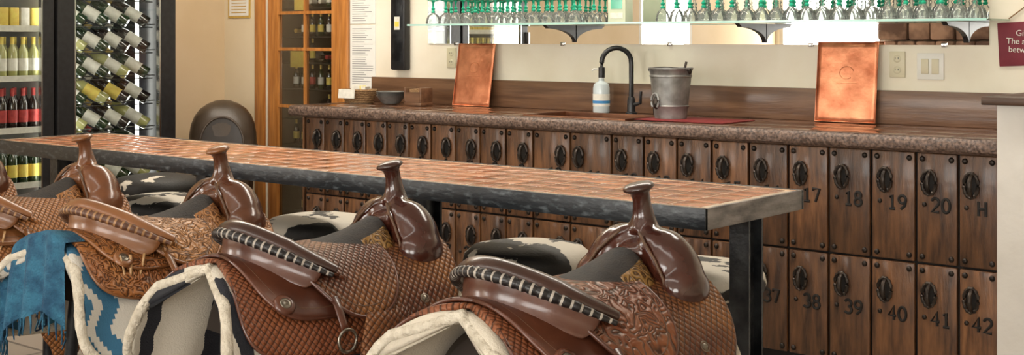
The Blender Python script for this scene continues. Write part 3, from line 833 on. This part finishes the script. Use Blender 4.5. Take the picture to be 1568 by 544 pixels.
def saddle(idx, X, Y, fork_c, skirt_m, jock_m, rim_c, rim_m, blanket_m, plain, rot=0, strings=False, drapecloth=False, seat_m=None, gold=None, cant_m=None, rj=None, short=1.0, under=False, sj=None):
    e = empty('saddle_bar_stool' + ('' if idx == 0 else '.%03d' % idx), (X, Y, 0), rot)
    rr = []
    for y in (-.22,-.21,-.1,0,.2,.24,.25):
        rr.append([drape(-.31+.62*j/30, y, -.022 if -.215 < y < .245 else -.04) for j in range(31)])
    b = MB(); b.grid(rr)
    for row in (rr[0], rr[-1]): b.add(row, [list(range(len(row)))])
    b.build('barrel_form', [body_m], e)
    b = MB()
    for sx in (-1, 1):
        for y in (-.18, .19): b.tube([(sx*.13, y, .72), (sx*.20, y*1.15, 0)], .02, 10)
        b.tube([(sx*.185, -.20, .24), (sx*.185, .21, .24)], .012, 8)
    for y in (-.2, .21): b.tube([(-.185, y, .24), (.185, y, .24)], .012, 8)
    b.build('stool_legs', [steel_black], e)
    sheet(e, 'saddle_blanket', -.315, .30, .45, 7, 0, blanket_m, .016, wav=.05, skr=-.28)
    b = MB(); b.tube(outline(-.320, .305, .455, 7, .008, -.28, 0, 0, n=140), [.0135+.0025*random.random() for _ in range(140)], 8, closed=True); b.build('fleece_edge', [fleece], e, ang=None)
    sheet(e, 'skirt', -.295, .31, .335*short, 5, .024, skirt_m, .008, plain, skr=-.30)
    sheet(e, 'rear_jockey', -.285, -.0, .245*short, 3.0, .037, rj or plain, .007, plain, skr=-.10, skf=.10)
    sheet(e, 'front_jockey', -.04, .34, .325*short, 2.5, .046, jock_m, .008, plain, skr=-.10, skf=-.05)
    sheet(e, 'seat_jockey', -.17, .13, .262*short, 2.4, .057, sj or jock_m, .006, plain, skr=.04, skf=.06)
    b = MB()
    zs, xo = (.62, .235) if under else (.76, .292)
    for sx in (-1, 1):
        g = []
        for j in range(15):
            t = j/14; z = zs-(zs-.40)*t; w = (.062+.035*sin(min(t*1.15, 1)*pi)) * (1-.45*max(0, t-.75)*4*.6)
            x = xo+.05*sin(t*1.6)
            g.append([(sx*(x+.012*(1-(q/4-1)**2)), .02+w*(q/4-1)-.02*t, z) for q in range(9)])
        b.grid(g, uv=[[(p[1], p[2]) for p in r] for r in g])
    o = b.build('fenders', [jock_m], e, ang=None); mod_solid(o, .007, 0)
    b = MB(); xo += .043
    for sx in (-1, 1):
        pts = [(sx*xo, -.005+.065*cos(a)*(1 if sin(a) > -.5 else 1.1), .28+.095*sin(a)) for a in [pi/2+2*pi*k/24 for k in range(24)]]
        pts = [(x, y, max(z, .20)) for x, y, z in pts]
        b.tube(pts, [.014]*24, 8, closed=True, flat=2.0, up=(1,0,0)); b.tube([(sx*xo, -.005, .41), (sx*xo, -.005, .365)], .016, 8)
    b.build('stirrups', [plain], e)
    nt_ = 28
    g = [[seat_pt(r, (-1+2*j/nt_)*(1.0 if i < 3 else 1.22)) for j in range(nt_+1)] for i, r in enumerate(seat_rows)]
    uvg = [[(p[1], p[0]) for p in r] for r in g]
    b = MB(); b.grid(g, uv=uvg, mfun=lambda i, j: (0 if 9 <= j <= 18 else 2) if i >= 6 else (2 if (i >= 2 and j in (3,4,5,22,23,24)) else (0 if (1 <= i <= 6 and 6 <= j <= 21) else 1)))
    o = b.build('seat', [seat_m or suede, jock_m, gold or jock_m], e, ang=None); mod_solid(o, .010, 1); mod_sub(o, 1)
    cb = [(-.240,.952,.205,.080,.14),(-.256,.938,.205,.080,.14),(-.254,.915,.199,.074,.135),(-.256,.895,.195,.068,.125),(-.268,.874,.19,.058,.11)]
    g = [[seat_pt(r, -1+2*j/nt_) for j in range(nt_+1)] for r in cb]
    b = MB(); b.grid(g, uv=[[(p[0], p[2]) for p in r] for r in g]); o = b.build('cantle_back', [cant_m or plain], e, ang=None); mod_solid(o, .006, -1); mod_sub(o, 1)
    nl_ = 220; pts = []; rad = []; p2 = []; r2 = []
    for k in range(nl_+1):
        t = -1.08+2.16*k/nl_; tp = (1-.55*max(0, abs(t)-.7)/.38)
        p = Vector(seat_pt((-.250,.957,.21,.080,.14), t)); pts.append(p); rad.append(.0285*tp)
        q = Vector(seat_pt((-.272,.9465,.224,.080,.14), t)); p2.append(q); r2.append((.0125+.0024*abs(sin(k*pi/8)))*tp)
    b = MB(); b.tube(pts, rad, 14, flat=.60, up=(0,-.60,1)); b.build('cantle_roll', [rim_c], e, ang=None)
    b = MB(); b.tube(p2, r2, 10, flat=.9, up=(0,-.3,1)); b.build('cantle_lacing', [rim_m], e, ang=None)
    b = MB()
    for s in (-1, 1):
        b.ell((s*.095,.255,.905), (.062,.066,.100), rot=(0, s*-.62, 0))
        b.ell((s*.134,.245,.862), (.052,.070,.060), rot=(0, s*-.3, 0))
        b.ell((s*.060,.25,.948), (.068,.050,.040), rot=(0, s*.6, 0))
    b.tube([(0,.255,.90),(0,.257,.95),(0,.257,.985),(0,.255,1.02),(0,.25,1.05),(0,.245,1.075)], [.075,.062,.040,.027,.0225,.023], 20)
    T = RT((0,.240,1.080), (radians(12), radians(-6), 0))
    b.lathe([(0,-.006),(.024,-.004),(.034,.002),(.037,.007),(.034,.012),(.020,.015),(0,.0155)], 28, 0, T)
    o = b.build('fork_and_horn', [fork_c], e, ang=None)
    m = o.modifiers.new('rm', 'REMESH'); m.mode = 'VOXEL'; m.voxel_size = .006; m.use_smooth_shade = True
    m = o.modifiers.new('sm', 'SMOOTH'); m.factor = .5; m.iterations = 10
    b = MB()
    b.lathe([(.030,-.001),(.0370,.003),(.0385,.007),(.0365,.011),(.030,.0155),(.015,.018),(0,.0185)], 28, 0, T, cap=False)
    b.build('horn_cap', [rim_c], e, ang=None)
    b = MB()
    for s in (-1, 1):
        b.tube([(s*.03,.205,.985),(s*.055,.196,.962),(s*.09,.190,.93),(s*.12,.185,.89),(s*.13,.182,.86)], .004, 6)
    b.build('fork_welting', [stitch], e, ang=None)
    b = MB()
    for s in (-1, 1):
        for (ss, y) in ((.21*short, -.235), (.245*short, .17)):
            p = Vector(drape(s*ss, y, .050)); q = Vector(drape(s*ss, y, .10)); T = TR(p) @ (q-p).to_track_quat('Z','Y').to_matrix().to_4x4()
            b.lathe([(.0,.008),(.006,.007),(.009,.003),(.012,.005),(.015,.002),(.016,-.002)], 20, 0, T, cap=False)
            b.lathe([(.015,.003),(.024,.003),(.028,-.001),(.029,-.006)], 20, 1, T, cap=False)
        p = Vector(drape(s*.295*short, -.10, .058)); b.tube([p+Vector((s*.008, .026*cos(a), -.01+.028*sin(a))) for a in [2*pi*k/20 for k in range(20)]], .004, 8, 0, closed=True)
        b.tube([Vector(drape(s*t*short, -.10, .062)) for t in (.21,.24,.27,.285)], .012, 8, 1, flat=.3, up=(s,0,.6))
    if strings:
        for s in (-1, 1):
            for k, y in enumerate((-.25,-.235,-.19)):
                p = Vector(drape(s*.21*short, y, .06))
                b.tube([p+Vector((s*(.05*t+.0), -.04*t+.02*sin(t*4+k), -.24*t)) for t in [q/10 for q in range(11)]], .0045, 6, 2, flat=.5)
    b.build('conchos_and_dees', [silver, plain, tan_strap], e, ang=None)
    if drapecloth:
        g = []; uu = []
        for j in range(24):
            t = j/23; row = []; ur = []
            for i in range(41):
                s = -.40+.50*i/40
                base = drape(s*.85, -.23-.13*min(1, t*3.2), .035)
                dz = max(0, t-.30)*.34
                row.append((base[0]*(1+.1*t), base[1]-.018*sin(i*.75)*t-.02*t, base[2]-dz-.014*sin(i*.5)*t+.02*sin(i*.21+1)*t)); ur.append((s, t*.4))
            g.append(row); uu.append(ur)
        b = MB(); b.grid(g, uv=uu); last = g[-1]
        for i in range(0, 41):
            p = Vector(last[i]); b.tube([p, p+Vector((random.uniform(-.006,.006), 0, -.025)), p+Vector((random.uniform(-.012,.012), -.004, -.05))], [.004,.003,.002], 5)
        o = b.build('teal_throw_blanket', [M('teal_wool', (.012,.060,.12), (.035,.15,.24), 22, .95, bump=.8, bscale=160)], e, ang=None)
    return e

maroon_l = leather('oxblood_leather', (.034,.009,.006), (.088,.024,.013), .20, .6, .25)
roll_l = leather('cantle_roll_leather', (.022,.009,.006), (.050,.018,.011), .28, .35, .2)
brown_l = leather('chestnut_leather', (.070,.022,.009), (.13,.045,.018), .22, .55, .2)
tan_l = leather('russet_leather', (.12,.040,.014), (.21,.078,.028), .26, .5, .2)
pl_dark = leather('plain_skirt_dark', (.060,.018,.010), (.120,.038,.018), .30, .4, .2)
pl_tan = leather('plain_skirt_tan', (.17,.062,.018), (.26,.105,.037), .33, .35, .2)
bas_mar = basket('basket_stamp_oxblood', (.085,.024,.012), (.26,.105,.030), 165)
bas_skirt = basket('basket_stamp_skirt', (.165,.048,.020), (.24,.080,.032), 165)
bas_tan = basket('basket_stamp_tan', (.30,.12,.038), (.19,.068,.021), 165)
floral = basket('floral_tooling', (.36,.165,.055), (.21,.080,.025), floral=True)
floral_d = basket('floral_tooling_dark', (.25,.085,.026), (.36,.15,.046), floral=True)
floral_m = basket('floral_tooling_mahogany', (.15,.044,.020), (.24,.085,.030), floral=True, vs=30)
gold_t = basket('gold_floral_tooling', (.30,.165,.045), (.10,.052,.018), floral=True)
bl_teal = stripes('blanket_teal', [(0,(.03,.12,.21)),(.16,(.50,.47,.41)),(.34,(.015,.03,.08)),(.44,(.045,.20,.31)),(.60,(.5,.47,.41)),(.8,(.03,.12,.21)),(.9,(.5,.47,.41))], jag=.05, freq=3.0, jscale=14)
bl_bw = stripes('blanket_cream_black', [(0,(.58,.53,.44)),(.35,(.012,.012,.018)),(.60,(.58,.53,.44)),(.72,(.015,.016,.022)),(.86,(.58,.53,.44))], freq=3.4, jag=.01)
bl_cr = stripes('blanket_cream', [(0,(.58,.52,.42)),(.5,(.54,.48,.39)),(.9,(.30,.12,.05))], freq=2.2)
saddle(0, -1.735, 2.30, maroon_l, bas_skirt, bas_mar, roll_l, lace_m, bl_cr, pl_dark, rot=radians(-7), gold=gold_t, sj=floral_m)
saddle(1, -2.58, 2.30, maroon_l, bas_skirt, bas_mar, roll_l, lace_m, bl_bw, pl_dark, rot=radians(-9), gold=gold_t, sj=bas_mar)
saddle(2, -3.32, 2.30, brown_l, floral_d, floral, pl_tan, lace_t, bl_teal, pl_tan, strings=True, drapecloth=True, rj=floral_d, gold=floral, short=.84, under=True)
saddle(3, -4.10, 2.30, tan_l, bas_tan, bas_tan, pl_tan, lace_t, bl_teal, pl_tan, strings=True, gold=floral, short=.9, under=True)
saddle(4, -4.88, 2.30, brown_l, bas_tan, bas_tan, pl_tan, lace_t, bl_bw, pl_tan, gold=floral)

# ------------------------------------------------------------ lights
def area(name, loc, rot, sx, sy, p, col=(1,1,1)):
    l = bpy.data.lights.new(name, 'AREA'); l.shape = 'RECTANGLE'; l.size = sx; l.size_y = sy; l.energy = p; l.color = col
    o = bpy.data.objects.new(name, l); scene.collection.objects.link(o); o.location = loc; o.rotation_euler = rot
area('ceiling_fill', (-3.6, 4.3, 3.05), (0,0,0), 4.5, .4, 88, (1,.92,.80))  # overhead fills added for general brightness, no ceiling fixtures known
area('ceiling_fill.001', (-3.0, .9, 3.05), (0,0,0), 5, .3, 24, (1,.95,.88))
area('ceiling_fill.002', (-6.2, 4.4, 3.05), (0,0,0), 1.2, 1.2, 30, (1,.9,.75))
area('closet_fill', (-6.48, YB+.16, 2.06), (radians(20),0,0), .5, .06, 5, (1,.93,.8))  # added fill to brighten the racked bottles, not a known lamp
w = bpy.data.worlds.new('world'); scene.world = w; w.use_nodes = True
w.node_tree.nodes['Background'].inputs[0].default_value = (.9,.95,1,1); w.node_tree.nodes['Background'].inputs[1].default_value = 1.0

cd = bpy.data.cameras.new('camera'); cam = bpy.data.objects.new('camera', cd); scene.collection.objects.link(cam)
cam.location = (0, 0, 1.44); cam.rotation_euler = (pi/2, 0, radians(39.6))
cd.sensor_width = 36; cd.lens = 44.8; cd.shift_y = -.135; cd.clip_start = .05
scene.camera = cam
